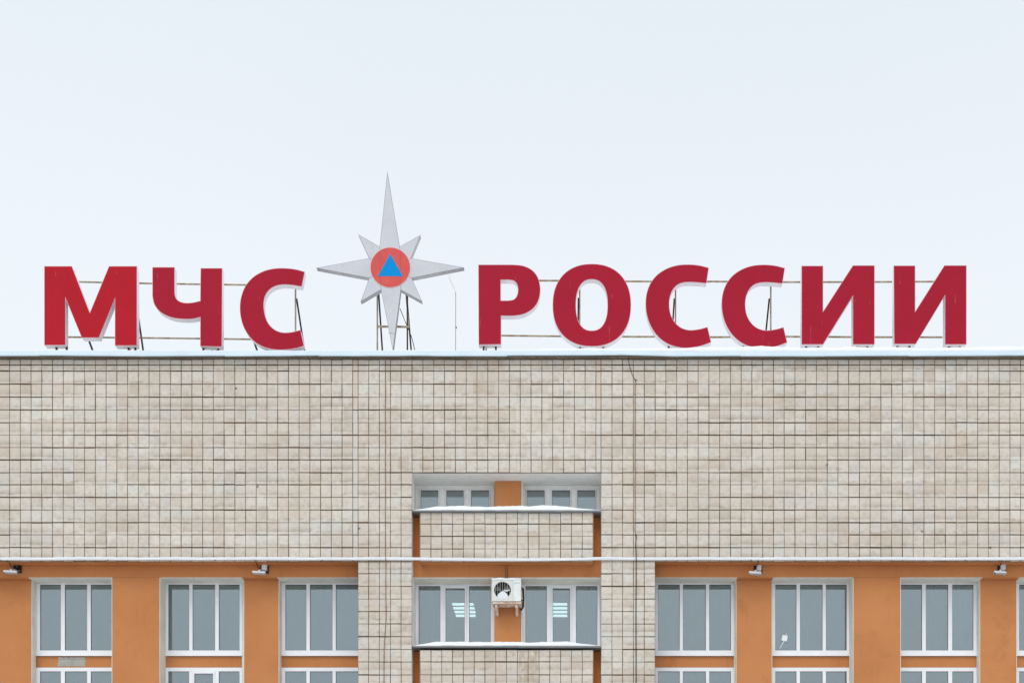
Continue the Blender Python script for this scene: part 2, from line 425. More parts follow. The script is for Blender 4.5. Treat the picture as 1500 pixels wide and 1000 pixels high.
colsL = [516.7 - 15.71 * k for k in range(45, -1, -1)]
colsL = [c for c in colsL if c >= L0]; colsL = [L0] + colsL
colsP1 = [524.5, 540.0, 555.7, 571.9, 587.5, 603.6]
colsM = [603.6 + (873 - 603.6) / 17 * k for k in range(18)]
colsP2 = [880.4, 896.5, 912.0, 927.9, 943.8, 959.7]
colsR = [959.7 + 15.75 * k for k in range(46)]
colsR = [c for c in colsR if c < R0] + [R0]
cols = colsL + colsP1 + colsM[1:] + colsP2 + colsR[1:]
rows = [526, 534.3, 543.2, 562.4, 581.4, 600, 618.8, 637, 655.2, 673.1, 691.8, 709.4, 728, 746.4, 765, 782.8, 801.5, 822]
sp_all = []
for s in tile_specs(cols, rows):
    inrec = 604 < s['px'] < 880 and s['py'] > 692
    if not inrec: sp_all.append(s)
strips = [s for s in sp_all if s['wpx'] < 9]
for s in strips: s['strip'] = True
full = [s for s in sp_all if s['wpx'] >= 9 and s['hpx'] > 12]
half = [s for s in sp_all if s['wpx'] >= 9 and s['hpx'] <= 12]
for s in strips: s['d'] = 0
full.sort(key=lambda s: (s['px'] - 750) ** 2 * 0.16 + (s['py'] - 660) ** 2)
single, rest = full[:300 - len(strips)], full[300 - len(strips):]
tile_objects(strips + single, upper)
tile_field(rest + half, upper, TILE)
prow = [822, 839.7, 858.2, 876.8, 895, 913.2, 931.8, 950.4, 968.9, 987.8, 1006, 1024.3]
for pier, pc in zip(piers, (colsP1, colsP2)):
    tile_objects(tile_specs(pc, prow[:11]), pier)
    tile_field(tile_specs(pc, [1006 + 18.3 * k for k in range(29)]), pier, TILE)

# cornice slab under the flashing
fl = [L0, 60, 205, 333, 470, 606, 742, 905, 988, 1085, 1205, 1330, 1480, R0]
for a, b_ in zip(fl, fl[1:]):
    dz = random.uniform(-.008, .008)
    b = B(); box(b, WX(a) + .004, WX(b_) - .004, -0.115 + random.uniform(-.012, .012), 0.5, zt + 0.004 + abs(dz) * .5, WZ(516))
    obj('cornice_slab', b, CONCRETE, bld)
fz_top, fz_bot = WZ(513.9, -.17), WZ(521.4, -.17)
for k, (a, b_) in enumerate(zip(fl, fl[1:])):
    d0, d1 = random.uniform(-.012, .012), random.uniform(-.012, .012)
    if abs(b_ - 905) < 1: d1 = 0.022
    if abs(a - 905) < 1: d0 = 0.026
    yo = -0.17 - (k % 2) * 0.004
    x0, x1 = WX(a) - .02, WX(b_) + .02
    b = B(); N = 12; ring = []
    for i in range(N + 1):
        x = x0 + (x1 - x0) * i / N; d = d0 + (d1 - d0) * i / N + 0.006 * noise.noise(Vector((x * 1.7, k * 3.1, 0)))
        ring.append([b.verts.new(p) for p in ((x, yo, fz_bot + d), (x, yo - .012, fz_bot + d + .02), (x, yo + .004, fz_top + d * .5), (x, 0.1, fz_top + .02), (x, 0.1, fz_top + .005), (x, yo + .014, fz_top + d * .5 - .012), (x, yo + .010, fz_bot + d))])
    for p, q in zip(ring, ring[1:]):
        for i in range(7): b.faces.new((p[i], p[(i + 1) % 7], q[(i + 1) % 7], q[i]))
    b.faces.new(ring[0]); b.faces.new(ring[-1])
    obj('roof_flashing', b, FLASH, bld)
b = B(); box(b, XL, XR, 0.5, 12.0, WZ(516) - .4, WZ(516) - .1); obj('roof', b, CONCRETE, bld)
b = B(); box(b, XL, XR, 11.7, 12.0, -0.3, WZ(516) - .41); obj('rear_wall', b, ORANGE, bld)
for x0, x1 in ((XL, XL + .3), (XR - .3, XR)):
    b = B(); box(b, x0 + .003, x1 - .003, 0.97, 11.69, -0.3, WZ(516) - .41); obj('side_wall', b, ORANGE, bld)

for x0, x1 in ((XL, PLX0 - .001), (PRX1 + .001, XR)):
    b = B(); box(b, x0, x1, .020, YF + .05, zb - .006, zb - .0012); obj('eave_soffit', b, ORANGE, bld)

# orange fascias under the tiles, lintels, piers
zfb = WZ(845, YF)                      # bottom of the fascia
zwt, zwb = WZ(853.6, YW), WZ(959.3, YW)  # side window top, bottom
zl_t, zl_b = WZ(977, YW), WZ(1086, YW)   # lower window
bays = [  # (window left, right, panes)  at plane YW
    (-125, -11.5, [(-119, -89), (-84, -51.5), (-46, -16)]),
    (53, 173.4, [(58.7, 89), (95, 127.5), (133, 168)]),
    (242.5, 354.5, [(246.5, 277), (282, 315), (320.5, 350.8)]),
    (412.5, 531.4, [(418, 448.7), (454, 487), (492, 526.2)]),
    (957, 1075, [(964, 995.6), (1000.4, 1034), (1039, 1070.7)]),
    (1131.2, 1244.1, [(1135.8, 1166.7), (1172, 1205), (1210, 1240.3)]),
    (1312.5, 1431, [(1319, 1350.7), (1356.4, 1389), (1395, 1426)]),
    (1486, 1607, [(1493, 1525), (1531, 1563), (1568, 1601)]),
]
wide = [(L0, WX(-130, YF), WX(L0)), ]
def orange(name, x0, x1, y0, y1, z0, z1):
    b = B(); box(b, x0, x1, y0, y1, z0, z1, 0.006); return obj(name, b, ORANGE, bld)
# fascias: left wing, right wing, centre
orange('fascia', XL, PLX0, YF, 1.05, zfb, zb - .007)
orange('fascia', PRX1, XR, YF, 1.05, zfb, zb - .007)
# wide piers flush with the fascia, narrow piers set back
for a, b_ in ((L0, -130.5), (164.2, 234), (1250, 1319)):
    orange('plaster_pier', WX(a, YF if a > L0 else 0), WX(b_, YF), YF, 1.05, -0.3, zfb - .001)
orange('plaster_pier', WX(1611, YF), XR, YF, 1.05, -0.3, zfb - .001)
narrow = ((-7, 46.5), (357.5, 408.5), (1078.5, 1130.6), (1435.5, 1489))
for a, b_ in narrow:
    orange('plaster_pier', WX(a, YN), WX(b_, YN), YN, 1.05, -0.3, zfb - .001)

def frame(name, l, r, top, bot, panes, Y, mat, parent, ptop, pbot, sash=(), st=0.058, fr_d=0.07):
    """window part: white frame with mullions, panes and opening sashes as its children (pixels at plane Y)"""
    x0, x1, z0, z1 = WX(l, Y), WX(r, Y), bot, top
    b = B()
    zpt, zpb = ptop, pbot
    box(b, x0, x1, Y, Y + fr_d, zpt, z1, .004); box(b, x0, x1, Y + .001, Y + fr_d, z0, zpb, .004)
    edges = [l] + [p for q in panes for p in q] + [r]
    for a, c in zip(edges[0::2], edges[1::2]):
        box(b, WX(a, Y), WX(c, Y), Y + .0005, Y + fr_d - .001, zpb + .0005, zpt - .0005, .004)
    w_ = obj(name, b, mat, parent)
    for i, (a, c) in enumerate(panes):
        xa, xc = WX(a, Y), WX(c, Y); za, zc = zpb, zpt
        if i in sash:
            t = st
            b = B(); ys, ye = Y - .018, Y + .05
            box(b, xa + .002, xc - .002, ys, ye, zc - t, zc - .002, .004); box(b, xa + .002, xc - .002, ys, ye, za + .002, za + t, .004)
            box(b, xa + .002, xa + t * .8, ys + .001, ye - .001, za + t + .0005, zc - t - .0005, .004); box(b, xc - t * .8, xc - .002, ys + .001, ye - .001, za + t + .0005, zc - t - .0005, .004)
            obj('sash', b, mat, w_)
            xa, xc, za, zc = xa + t * .8, xc - t * .8, za + t, zc - t
        b = B()
        gs = 0.008
        box(b, xa, xc, Y + .022, Y + .03, zc - gs, zc); box(b, xa, xc, Y + .022, Y + .03, za, za + gs)
        box(b, xa, xa + gs, Y + .022, Y + .03, za + gs, zc - gs); box(b, xc - gs, xc, Y + .022, Y + .03, za + gs, zc - gs)
        obj('gasket', b, GASKET, w_)
        b = B(); box(b, xa + .001, xc - .001, Y + .031, Y + .036, za + .001, zc - .001)
        obj('pane', b, GLASS, w_)
    return w_

SIDES = [((-130.5, YF), (-7, YN)), ((46.5, YN), (164.2, YF)), ((234, YF), (357.5, YN)), ((408.5, YN), (524.5, 0)), ((959.7, 0), (1078.5, YN)), ((1130.6, YN), (1250, YF)), ((1319, YF), (1435.5, YN)), ((1489, YN), (1611, YF))]
for i, (l, r, panes) in enumerate(bays):
    x0, x1 = WX(l, YW), WX(r, YW)
    (lp, ly), (rp_, ry) = SIDES[i]
    nl, nr = WX(lp, ly), WX(rp_, ry)
    # sloping lintel soffit
    b = B(); prism_x(b, nl + .002, nr - .002, [(YF + .004, zfb - .0015), (YF + .02, zfb - .012), (YW + .03, zwt + .001), (YW + .25, zwt + .001), (YW + .25, zfb - .0015)])
    obj('lintel', b, CREAM, bld)
    # plastered reveals on the pier sides, and the strip between reveal and frame
    for xn, yn, xf, sg in ((nl, ly, x0, 1), (nr, ry, x1, -1)):
        zj = zwt - .0015
        if yn > 0:
            b = B(); box(b, xn - sg * .004, xn + sg * .010, yn - .005, YW - .002, zl_b, zj if yn > YF else zj, .004); obj('reveal', b, CREAM, bld)
        if abs(xf - xn) > .012:
            b = B(); box(b, xn + sg * .0105, xf - sg * .0005, YW - .006, YW + .12, zl_b, zj); obj('jamb', b, CREAM, bld)
    top = frame('window', l, r, zwt, zwb, panes, YW, PVC, bld, WZ(855.4, YW), WZ(951.8, YW))
    b = B(); prism_x(b, x0 + .002, x1 - .002, [(YW - .05, zwb - .018), (YW - .05, zwb - .006), (YW - .001, zwb + .014), (YW - .001, zwb - .018)])
    obj('sill', b, PVC, top)
    # spandrel between storeys
    orange('spandrel', x0, x1, YW + .012, YW + .3, zl_t + .002, zwb - .019)
    frame('window', l, r, zl_t, zl_b, panes, YW, PVC, bld, WZ(982.6, YW), WZ(1079, YW), sash=(1,) if i == 2 else ())
    orange('spandrel', x0, x1, YW + .012, YW + .3, -0.3, zl_b - .002)

# cement patch showing through the leftmost spandrel
b = B()
pts = []
px0, px1, pt, pb = 84.5, 125.5, 961.6, 975.3
for k in range(9): pts.append((px0 + (px1 - px0) * k / 8, pt + random.uniform(-.3, 1.6)))
for k in range(4): pts.append((px1 + random.uniform(-1.2, .6), pt + 2 + (pb - pt - 2) * k / 3))
for k in range(8, -1, -1): pts.append((px0 + (px1 - px0) * k / 8, pb + random.uniform(-.8, .2)))
for k in range(3, 0, -1): pts.append((px0 + random.uniform(-.6, 1.2), pt + 2 + (pb - pt - 2) * k / 3))
f = [b.verts.new((WX(x, YW), YW + .006, WZ(y, YW))) for x, y in pts]; g_ = [b.verts.new((v.co.x, YW + .02, v.co.z)) for v in f]
b.faces.new(f)
for i in range(len(f)): b.faces.new((f[i], f[(i + 1) % len(f)], g_[(i + 1) % len(f)], g_[i]))
CEMENT = plaster('bare_cement', (0.46, 0.45, 0.41), (0.38, 0.37, 0.33), 5, (0.24, 0.22, 0.2), 0.6)
obj('cement_patch', b, CEMENT, bld)
b = B()
for k in range(5): box(b, WX(86 + 7.8 * k, YW), WX(92.4 + 7.8 * k, YW), YW - .006, YW + .005, WZ(964.8 + random.uniform(-.5, .6), YW), WZ(961.8, YW), .004)
obj('cement_ridge', b, CEMENT, bld, kind='stuff')

# --- centre recess
b = B(); box(b, PLX1 + .0015, PRX0 - .0015, 0.018, 1.3, zrec - .006, zrec - .001); 
obj('recess_soffit', b, SOFFIT, bld)
for x0, x1 in ((PLX1 - .02, PLX1 + .001), (PRX0 - .001, PRX0 + .02)):
    b = B(); box(b, x0, x1, 0.024, 1.3, -0.3, zrec - .007); obj('recess_jamb', b, SOFFIT, bld)
zs1, zs2 = WZ(749.2, -.05), WZ(947.5, -.05)     # sill sheet undersides
zcf = WZ(845, YF)
xi0, xi1 = PLX1 + .0025, PRX0 - .0025
orange('fascia', xi0, xi1, YF, 1.0, zcf, zs1 - .015)
orange('spandrel', xi0, xi1, YF, 1.0, WZ(1048, YF), zs2 - .015)
orange('spandrel', xi0, xi1, YC + .05, 1.2, -0.3, WZ(1050, YF))
b = B(); prism_x(b, xi0, xi1, [(YF + .006, zcf - .0015), (YF + .02, zcf - .02), (YC + .02, WZ(855.4, YC)), (YC + .3, WZ(855.4, YC)), (YC + .3, zcf - .0015)])
obj('lintel', b, CREAM, bld)
# pillar between the centre windows
orange('pillar', WX(725, YP), WX(763.2, YP), YP, 1.2, zs1 + .03, zrec - .008)
orange('pillar', WX(724.7, YP), WX(762.9, YP), YP, 1.2, zs2 + .03, WZ(851.2, YP))
for zlo, zhi, l in ((zs1 + .03, zrec - .009, 763.4), (zs2 + .03, WZ(854, YP), 763.1)):
    b = B(); box(b, WX(l, YP), WX(l + 2.0, YP), YP + .02, YC + .05, zlo, zhi, .006); obj('jamb', b, CREAM, bld)
# tiled parapets
bcols = [615.4 + (868.7 - 615.4) / 16 * k for k in range(17)]
for ytop, rws, ybot in ((750.3, [750.3, 767, 785, 803.4, 822], 822), (951.2, [951.2, 968.7, 987.6, 1006, 1024.5], 1024.5)):
    b = B(); box(b, WX(615.4), WX(868.7), TB, YF - .002, WZ(ybot), WZ(ytop))
    par = obj('tiled_parapet', b, MORTAR, bld)
    tile_objects(tile_specs(bcols, rws), par)
    b = B(); box(b, WX(615.4) + .001, WX(868.7) - .001, .018, YF - .003, WZ(ybot) - .005, WZ(ybot) - .0005); obj('underside', b, ORANGE, par)
    # plaster cheeks
    for xa, xb in ((WX(615.4) - .012, WX(615.4) - .0005), (WX(868.7) + .0005, WX(868.7) + .012)):
        b = B(); box(b, xa, xb, .012, YF - .002, WZ(ybot), WZ(ytop)); obj('cheek', b, ORANGE, par)
# sheet-metal sill caps
for zs in (zs1, zs2):
    for k, (a, c) in enumerate(((604.2, 760), (760.4, 879.9))):
        b = B(); y0 = -.055 - k * .006; dz = -k * .006
        prism_x(b, WX(a, -.05), WX(c, -.05), [(y0, zs - .005 + dz), (y0 - .006, zs + .012 + dz), (y0 + .004, zs + .045 + dz), (YC - .01, zs + .12), (YC - .01, zs + .10), (YF, zs + .02), (YF, zs - .006 + dz), (0.02, zs - .006 + dz)])
        obj('sill_cap', b, SILLM, bld)
# centre windows
for l, r, pn in ((608.9, 724.5, [(614.6, 643.4), (652.2, 680.8), (688.6, 718)]), (764.9, 878.9, [(770, 799.3), (807, 836.8), (844, 873.8)])):
    frame('window', l, r, WZ(710.6, YC), zs1 + .08, pn, YC, OLDPVC, bld, WZ(715.6, YC), zs1 + .12, sash=(0, 1, 2), st=.034)
for l, r, pn, s in ((608.9, 724.5, [(613.2, 645), (650, 683.5), (687.2, 718.7)], (1,)), (764.9, 878.9, [(769.8, 801), (807, 837.8), (843.8, 875)], (1,))):
    frame('window', l, r, WZ(855.4, YC), zs2 + .08, pn, YC, PVC, bld, WZ(857.6, YC), zs2 + .12, sash=s)

# interiors: one shell per storey
for k, (zc, zf) in enumerate(((zrec - .01, zs1 - .3), (WZ(851, YC), zs2 - .3), (zl_t + .10, zl_b - .6))):
    if k == 0: xa, xb, ya = PLX1 + .02, PRX0 - .02, YC + .12
    else: xa, xb, ya = XL + .35, XR - .35, 1.31
    b = B(); box(b, xa, xb, ya, 6.5, zc + .001, zc + .08); obj('interior_ceiling', b, ROOMW, bld)
    b = B(); box(b, xa, xb, ya, 6.5, zf - .1, zf); obj('interior_floor', b, ROOMC, bld)
    b = B(); box(b, xa, xb, 6.5, 6.6, zf - .1, zc + .08); obj('interior_wall', b, ROOMC, bld)
# inner leaves between bays, so that no room is seen through a wall
for k, (zc, zf) in enumerate(((WZ(851, YC), zs2 - .3), (zl_t + .10, zl_b - .6))):
    for px in (20, 200, 382, 565, 920, 1104, 1284, 1462):
        b = B(); box(b, WX(px) - .06, WX(px) + .06, 1.32, 6.49, zf + .001, zc - .001); obj('partition', b, ROOMC, bld)

# ------------------------------------------------------------------ red letters
def smooth_poly(pts, sub=5):
    """points (x, y) are corners, (x, y, 1) lie on a smooth run"""
    n = len(pts); out = []
    for i in range(n):
        p0, p1, p2, p3 = pts[i - 1], pts[i], pts[(i + 1) % n], pts[(i + 2) % n]
        s1, s2 = len(p1) > 2, len(p2) > 2
        out.append(p1[:2])
        if not (s1 or s2): continue
        a, b_, c, d = Vector(p0[:2]), Vector(p1[:2]), Vector(p2[:2]), Vector(p3[:2])
        if not s1: a = b_ + (b_ - c) * .5
        if not s2: d = c + (c - b_) * .5
        for k in range(1, sub):
            t = k / sub
            q = .5 * ((2 * b_) + (c - a) * t + (2 * a - 5 * b_ + 4 * c - d) * t * t + (3 * b_ - a - 3 * c + d) * t ** 3)
            out.append((q.x, q.y))
    return out
def super_ellipse(cx, cy, rx, ry, n=56, p=2.25):
    r = []
    for k in range(n):
        a = 2 * math.pi * k / n; c, s = math.cos(a), math.sin(a)
        r.append((cx + rx * math.copysign(abs(c) ** (2 / p), c), cy + ry * math.copysign(abs(s) ** (2 / p), s)))
    return r
def slab(name, loops, y0, y1, mat, parent, offset=0.0, bev=0.0):
    """2D outline (world x, z) extruded from y0 to y1"""
    cu = bpy.data.curves.new(name, 'CURVE'); cu.dimensions = '2D'; cu.fill_mode = 'BOTH'
    for lp in loops:
        s = cu.splines.new('POLY'); s.points.add(len(lp) - 1); s.use_cyclic_u = True
        for q, (x, z) in zip(s.points, lp): q.co = (x, z, 0, 1)
    cu.extrude = abs(y1 - y0) / 2 - bev; cu.offset = offset; cu.bevel_depth = bev; cu.bevel_resolution = 0
    t = bpy.data.objects.new('tmp', cu); scene.collection.objects.link(t)
    dg = bpy.context.evaluated_depsgraph_get(); me = bpy.data.meshes.new_from_object(t.evaluated_get(dg))
    bpy.data.objects.remove(t); me.name = name; me.materials.clear()
    me.transform(Matrix.Translation((0, (y0 + y1) / 2, 0)) @ Matrix.Rotation(R(90), 4, 'X'))
    return mesh_obj(name, me, mat, parent)
def zm(pts, sc, ox, oy): return [(ox + p[0] / sc, oy + p[1] / sc, *p[2:]) for p in pts]

Z1, Z3, Z4 = (3.409, 40, 360), (3.75, 680, 360), (3.261, 1040, 360)
lt = {}
lt['M'] = [zm([(85,102),(222,102),(312,335),(408,102),(547,102),(547,497),(438,497),(438,262),(357,458),(272,458),(190,258),(190,495),(85,495)], *Z1)]
lt['CH'] = [smooth_poly(zm([(625,107),(735,107),(735,235),(741,259,1),(757,276,1),(785,285,1),(822,284,1),(864,275),(866,112),(973,112),(971,503),(864,500),(864,355),(822,364,1),(770,364,1),(715,355,1),(665,330,1),(635,292,1),(625,250)], *Z1))]
lt['S1'] = [smooth_poly(zm([(1385,130),(1340,118,1),(1285,112,1),(1232,114,1),(1180,127,1),(1130,155,1),(1092,197,1),(1070,248,1),(1062,305,1),(1067,360,1),(1083,410,1),(1112,456,1),(1150,489,1),(1196,509,1),(1250,518,1),(1305,516,1),(1350,508,1),(1381,498),(1364,420),(1320,431,1),(1275,433,1),(1237,420,1),(1207,392,1),(1188,352,1),(1180,303,1),(1184,260,1),(1200,228,1),(1228,205,1),(1265,194,1),(1312,194,1),(1370,203)], *Z1))]
lt['R'] = [smooth_poly(zm([(78,104),(265,104),(322,110,1),(370,132,1),(402,170,1),(417,225,1),(414,275,1),(398,318,1),(366,353,1),(322,375,1),(270,383,1),(202,383),(202,540),(80,542)], *Z3)),
           smooth_poly(zm([(200,186),(245,186),(272,191,1),(290,211,1),(296,243,1),(289,276,1),(270,296,1),(240,301),(200,301)], *Z3))]
lt['O'] = [super_ellipse(680 + 701 / 3.75, 360 + 325.5 / 3.75, 214.5 / 3.75, 225.5 / 3.75), super_ellipse(680 + 700.5 / 3.75, 360 + 324.5 / 3.75, 87.5 / 3.75, 141.5 / 3.75, p=2.35)]
cc = [(1343,121),(1290,108,1),(1230,103,1),(1168,108,1),(1110,127,1),(1060,160,1),(1024,205,1),(1003,260,1),(997,320,1),(1004,382,1),(1026,442,1),(1060,492,1),(1106,530,1),(1160,552,1),(1220,560,1),(1280,553,1),(1320,542,1),(1356,528),(1336,446),(1290,458,1),(1237,463,1),(1192,450,1),(1158,421,1),(1135,380,1),(1126,330,1),(1130,281,1),(1146,240,1),(1173,213,1),(1210,200,1),(1262,199,1),(1330,205)]
lt['S2'] = [smooth_poly(zm(cc, *Z3))]
lt['S3'] = [[(x + 111.4, y + .4) for x, y in lt['S2'][0]]]
lt['I1'] = [zm([(438,96),(540,96),(540,315),(683,94),(786,94),(786,470),(683,470),(683,238),(540,470),(438,470)], *Z4)]
lt['I2'] = [zm([(878,95),(980,95),(980,315),(1120,94),(1225,94),(1225,470),(1123,470),(1123,236),(983,468),(880,468)], *Z4)]
labels = {
 'M': ('big red letter M with white sides at the far left of the rooftop sign', RED_A),
 'CH': ('big red letter Ч with white sides, between the letter М and the first С', RED_B),
 'S1': ('big red letter С of the short word, nearest the left side of the silver star', RED_B),
 'R': ('big red letter Р with white sides, first letter right of the silver star', RED_B),
 'O': ('big red round letter О with an oval hole, between Р and С', RED_B),
 'S2': ('big red letter С right beside the round letter О', RED_B),
 'S3': ('big red letter С standing directly left of the two letters И', RED_B),
 'I1': ('big red letter И between the letter С and the last И', RED_B),
 'I2': ('big red letter И at the far right end of the rooftop sign', RED_B)}
labels['M'] = ('big bright red letter М with white sides at the far left of the rooftop sign', RED_A)
YL, DL = 0.25, 0.235
feet = {'M': [80, 95, 186, 196], 'CH': [296, 318], 'S1': [390, 420], 'R': [708, 726], 'O': [850, 884], 'S2': [980, 1010], 'S3': [1090, 1124], 'I1': [1182, 1200, 1256, 1272], 'I2': [1316, 1334, 1392, 1408]}
zroof = WZ(516) - .095
for k, loops in lt.items():
    xs = [p[0] for p in loops[0]]; ys = [p[1] for p in loops[0]]
    zbot = WZ(max(ys), YL)
    root = empty('sign_letter', (WX((min(xs) + max(xs)) / 2, YL), YL + DL / 2, zbot), labels[k][0], 'letter', 'red rooftop letters')
    wl = [[(WX(x, YL), WZ(y, YL)) for x, y in lp] for lp in loops]
    slab('body', wl, YL + .012, YL + DL, RETURN, root)
    slab('rim', wl, YL + .004, YL + .0115, LIP, root, offset=0.006)
    slab('face', wl, YL, YL + .0035, labels[k][1], root, offset=-0.006)
    for px in feet[k]:
        x = WX(px, YL)
        # lowest outline edge above this foot
        zs = [zbot]
        P = loops[0]; hit = []
        for a, c in zip(P, P[1:] + P[:1]):
            if min(a[0], c[0]) <= px <= max(a[0], c[0]) and abs(a[0] - c[0]) > 1e-6: hit.append(a[1] + (c[1] - a[1]) * (px - a[0]) / (c[0] - a[0]))
        ztop = WZ(max(hit), YL) if hit else zbot
        b = B(); box(b, x - .022, x + .022, YL + .13, YL + .17, zroof - .25, ztop + .02); obj('foot', b, BLACKST, root)

# ------------------------------------------------------------------ star emblem
Z2 = (3.225, 440, 230)
st = zm([(411,72),(469,424),(567,369),(521,478),(773,522),(525,571),(575,682),(474,626),(437,912),(381,626),(285,682),(326,571),(76,524),(326,478),(274,366),(375,424)], *Z2)
YS, DS = 0.22, 0.18
root = empty('star_emblem', (WX(575.5, YS), YS + DS / 2, WZ(513, YS)), 'tall silver eight-pointed star with a red disc and blue triangle between the two words', 'star')
ws = [(WX(x, YS), WZ(y, YS)) for x, y in st]
slab('body', [ws], YS + .006, YS + DS, SILVSIDE, root)
slab('edge_trim', [ws], YS + .002, YS + .0058, SEAM, root, offset=0.003)
face = slab('face', [ws], YS, YS + .0018, SILVER, root, offset=-0.006)
cx, cy, rp = 440 + 425 / 3.225, 230 + 522 / 3.225, 95 / 3.225
def ring(r, n=64): return [(WX(cx, YS) + r / S * math.cos(2 * math.pi * k / n), WZ(cy, YS) + r / S * math.sin(2 * math.pi * k / n)) for k in range(n)]
slab('disc_rim', [ring(rp + .7)], YS - .006, YS - .0005, DISCRIM, root)
slab('disc', [ring(rp - .5)], YS - .011, YS - .0065, DISC, root)
tri = [(WX(440 + x / 3.225, YS), WZ(230 + y / 3.225, YS)) for x, y in ((425,458),(484,564),(366,564))]
slab('triangle', [tri], YS - .016, YS - .0115, BLUE, root)
for (xa, ya), (xb, yb) in (((375,424),(377,452)), ((469,424),(471,452)), ((381,626),(379,596)), ((474,626),(472,596)), ((415,829),(449,835)), ((326,571),(341,560)), ((525,571),(508,560)), ((326,478),(340,487)), ((521,478),(510,487))):
    b = B(); bar(b, (WX(440 + xa / 3.225, YS), YS - .001, WZ(230 + ya / 3.225, YS)), (WX(440 + xb / 3.225, YS), YS - .001, WZ(230 + yb / 3.225, YS)), .009, .003)
    obj('seam', b, SEAM, root)
for x in (378, 472):
    b = B(); xx = WX(440 + x / 3.225, YS); hz = math.sqrt(max(.01, (rp - 1.2) ** 2 - (440 + x / 3.225 - cx) ** 2)) / S
    box(b, xx - .008, xx + .008, YS - .0125, YS - .0105, WZ(cy, YS) - hz, WZ(cy, YS) + hz); obj('seam', b, simple('disc_seam', (0.45, 0.10, 0.10), 0.7), root)

# ------------------------------------------------------------------ steel frames that carry the sign
def sign_frame(label, rails, posts, braces, Yf, extra=()):
    x0 = WX(posts[0][0], Yf)
    root = empty('sign_scaffold', (x0, Yf, zroof), label, 'frame', 'steel frames behind the rooftop sign')
    for (xa, ya, xb, yb, th) in rails:
        n = max(2, int(abs(xb - xa) / 110)); b = B()
        tp = []
        for i in range(n + 1):
            f = i / n; tp.append((WX(xa + (xb - xa) * f, Yf), Yf - .03, WZ(ya + (yb - ya) * f + random.uniform(-.5, .5), Yf)))
        for p, q in zip(tp, tp[1:]): bar(b, p, q, th, .035)
        obj('rail', b, RUST, root)
    for (px, ytop, mat) in posts:
        b = B(); x = WX(px, Yf); box(b, x - .017, x + .017, Yf, Yf + .05, zroof - .25, WZ(ytop, Yf)); obj('post', b, mat, root)
    for (xa, ya, xb, yb, dy) in braces:
        b = B()
        p, q = Vector((WX(xa, Yf + .06), Yf + .075, WZ(ya, Yf + .06))), Vector((WX(xb, Yf + dy), Yf + dy, WZ(yb, Yf + dy)))
        q = q + (q - p) * 0.12
        bar(b, p, q, .038, .038); obj('brace', b, BLACKST, root)
    return root
sign_frame('rusty steel rails and posts behind the short red word left of the star',
    [(100, 413.6, 372, 418, .028), (97, 494, 372, 498, .030)],
    [(83, 405, RUST), (190, 405, RUST), (310, 405, RUST), (432.7, 405, GALV)],
    [(434.4, 437, 446, 513, .9), (199, 440, 210, 515, .9), (127, 490, 136, 514, .6), (372, 500, 377, 514, .5), (310, 440, 318, 514, .9)], 0.56)
sign_frame('long rusty steel rails and posts behind the long red word right of the star',
    [(709, 411.5, 1040, 413.5, .030), (1040, 413.5, 1374, 413.6, .030), (709, 492.3, 1040, 494, .032), (1040, 494, 1380, 494.5, .034)],
    [(712, 404, RUST), (849.2, 400, RUST), (989.6, 400, RUST), (1129.2, 398, RUST), (1262, 400, RUST), (1396, 400, RUST)],
    [(847.2, 436, 846.6, 515, .9), (987.8, 437, 983, 515, .9), (1127, 437, 1119, 515, .9), (1262, 440, 1258, 515, .9), (1396, 440, 1392, 515, .9)], 0.56)
sign_frame('rusty steel stand with cross rung under the silver star',
    [(553, 479.2, 600, 479.2, .042)],
    [(552.6, 424, GALV), (596.6, 424, BLACKST)],
    [(554.5, 428, 560.2, 515, .9), (595, 425, 602.5, 515, .9)], 0.48)
r_ = bpy.data.objects['sign_scaffold.002']
b = B(); bar(b, (WX(594.5, .5), .50, WZ(428, .5)), (WX(598.8, .5), .50, WZ(479, .5)), .03, .03); obj('stiffener', b, RUST, r_)

def wire(name, pts, r, mat, label, cat, group=None, seg=6):
    P = [Vector((WX(x, Y), Y, WZ(y, Y))) for x, y, Y in pts]
    b = B(); tube(b, P, r, seg)
    base = P[-1] if P[-1].z < P[0].z else P[0]
    o = obj(name, b, mat, None, loc=base, smooth=True); tag(o, label, cat, group); return o
wire('power_cable', [(586, 452, .45), (590, 462, .47), (594.5, 473, .52), (598.5, 482, .55), (602, 491, .55), (605.5, 503, .55), (607.5, 513, .55), (607.8, 520, .55)], .009, CABLE, 'thin black cable hanging beside the right leg of the star stand', 'cable')
wire('antenna_rod', [(667.4, 524, .8), (667.6, 428, .8)], .0075, GALV, 'thin upright rod on the roof between the star and the letter Р', 'antenna')
bm_ = B(); P = [Vector((WX(x, .8), .8, WZ(y, .8))) for x, y in ((667.6, 428.5), (664, 420), (657, 404))]
tube(bm_, P, .0035, 5); o = obj('whip', bm_, GALV, bpy.data.objects['antenna_rod'])
bm_ = B(); x, z = WX(668.2, .8), WZ(479.7, .8); box(bm_, x - .014, x + .014, .786, .814, z - .022, z + .022, .004); obj('clamp', bm_, BLACKST, bpy.data.objects['antenna_rod'])

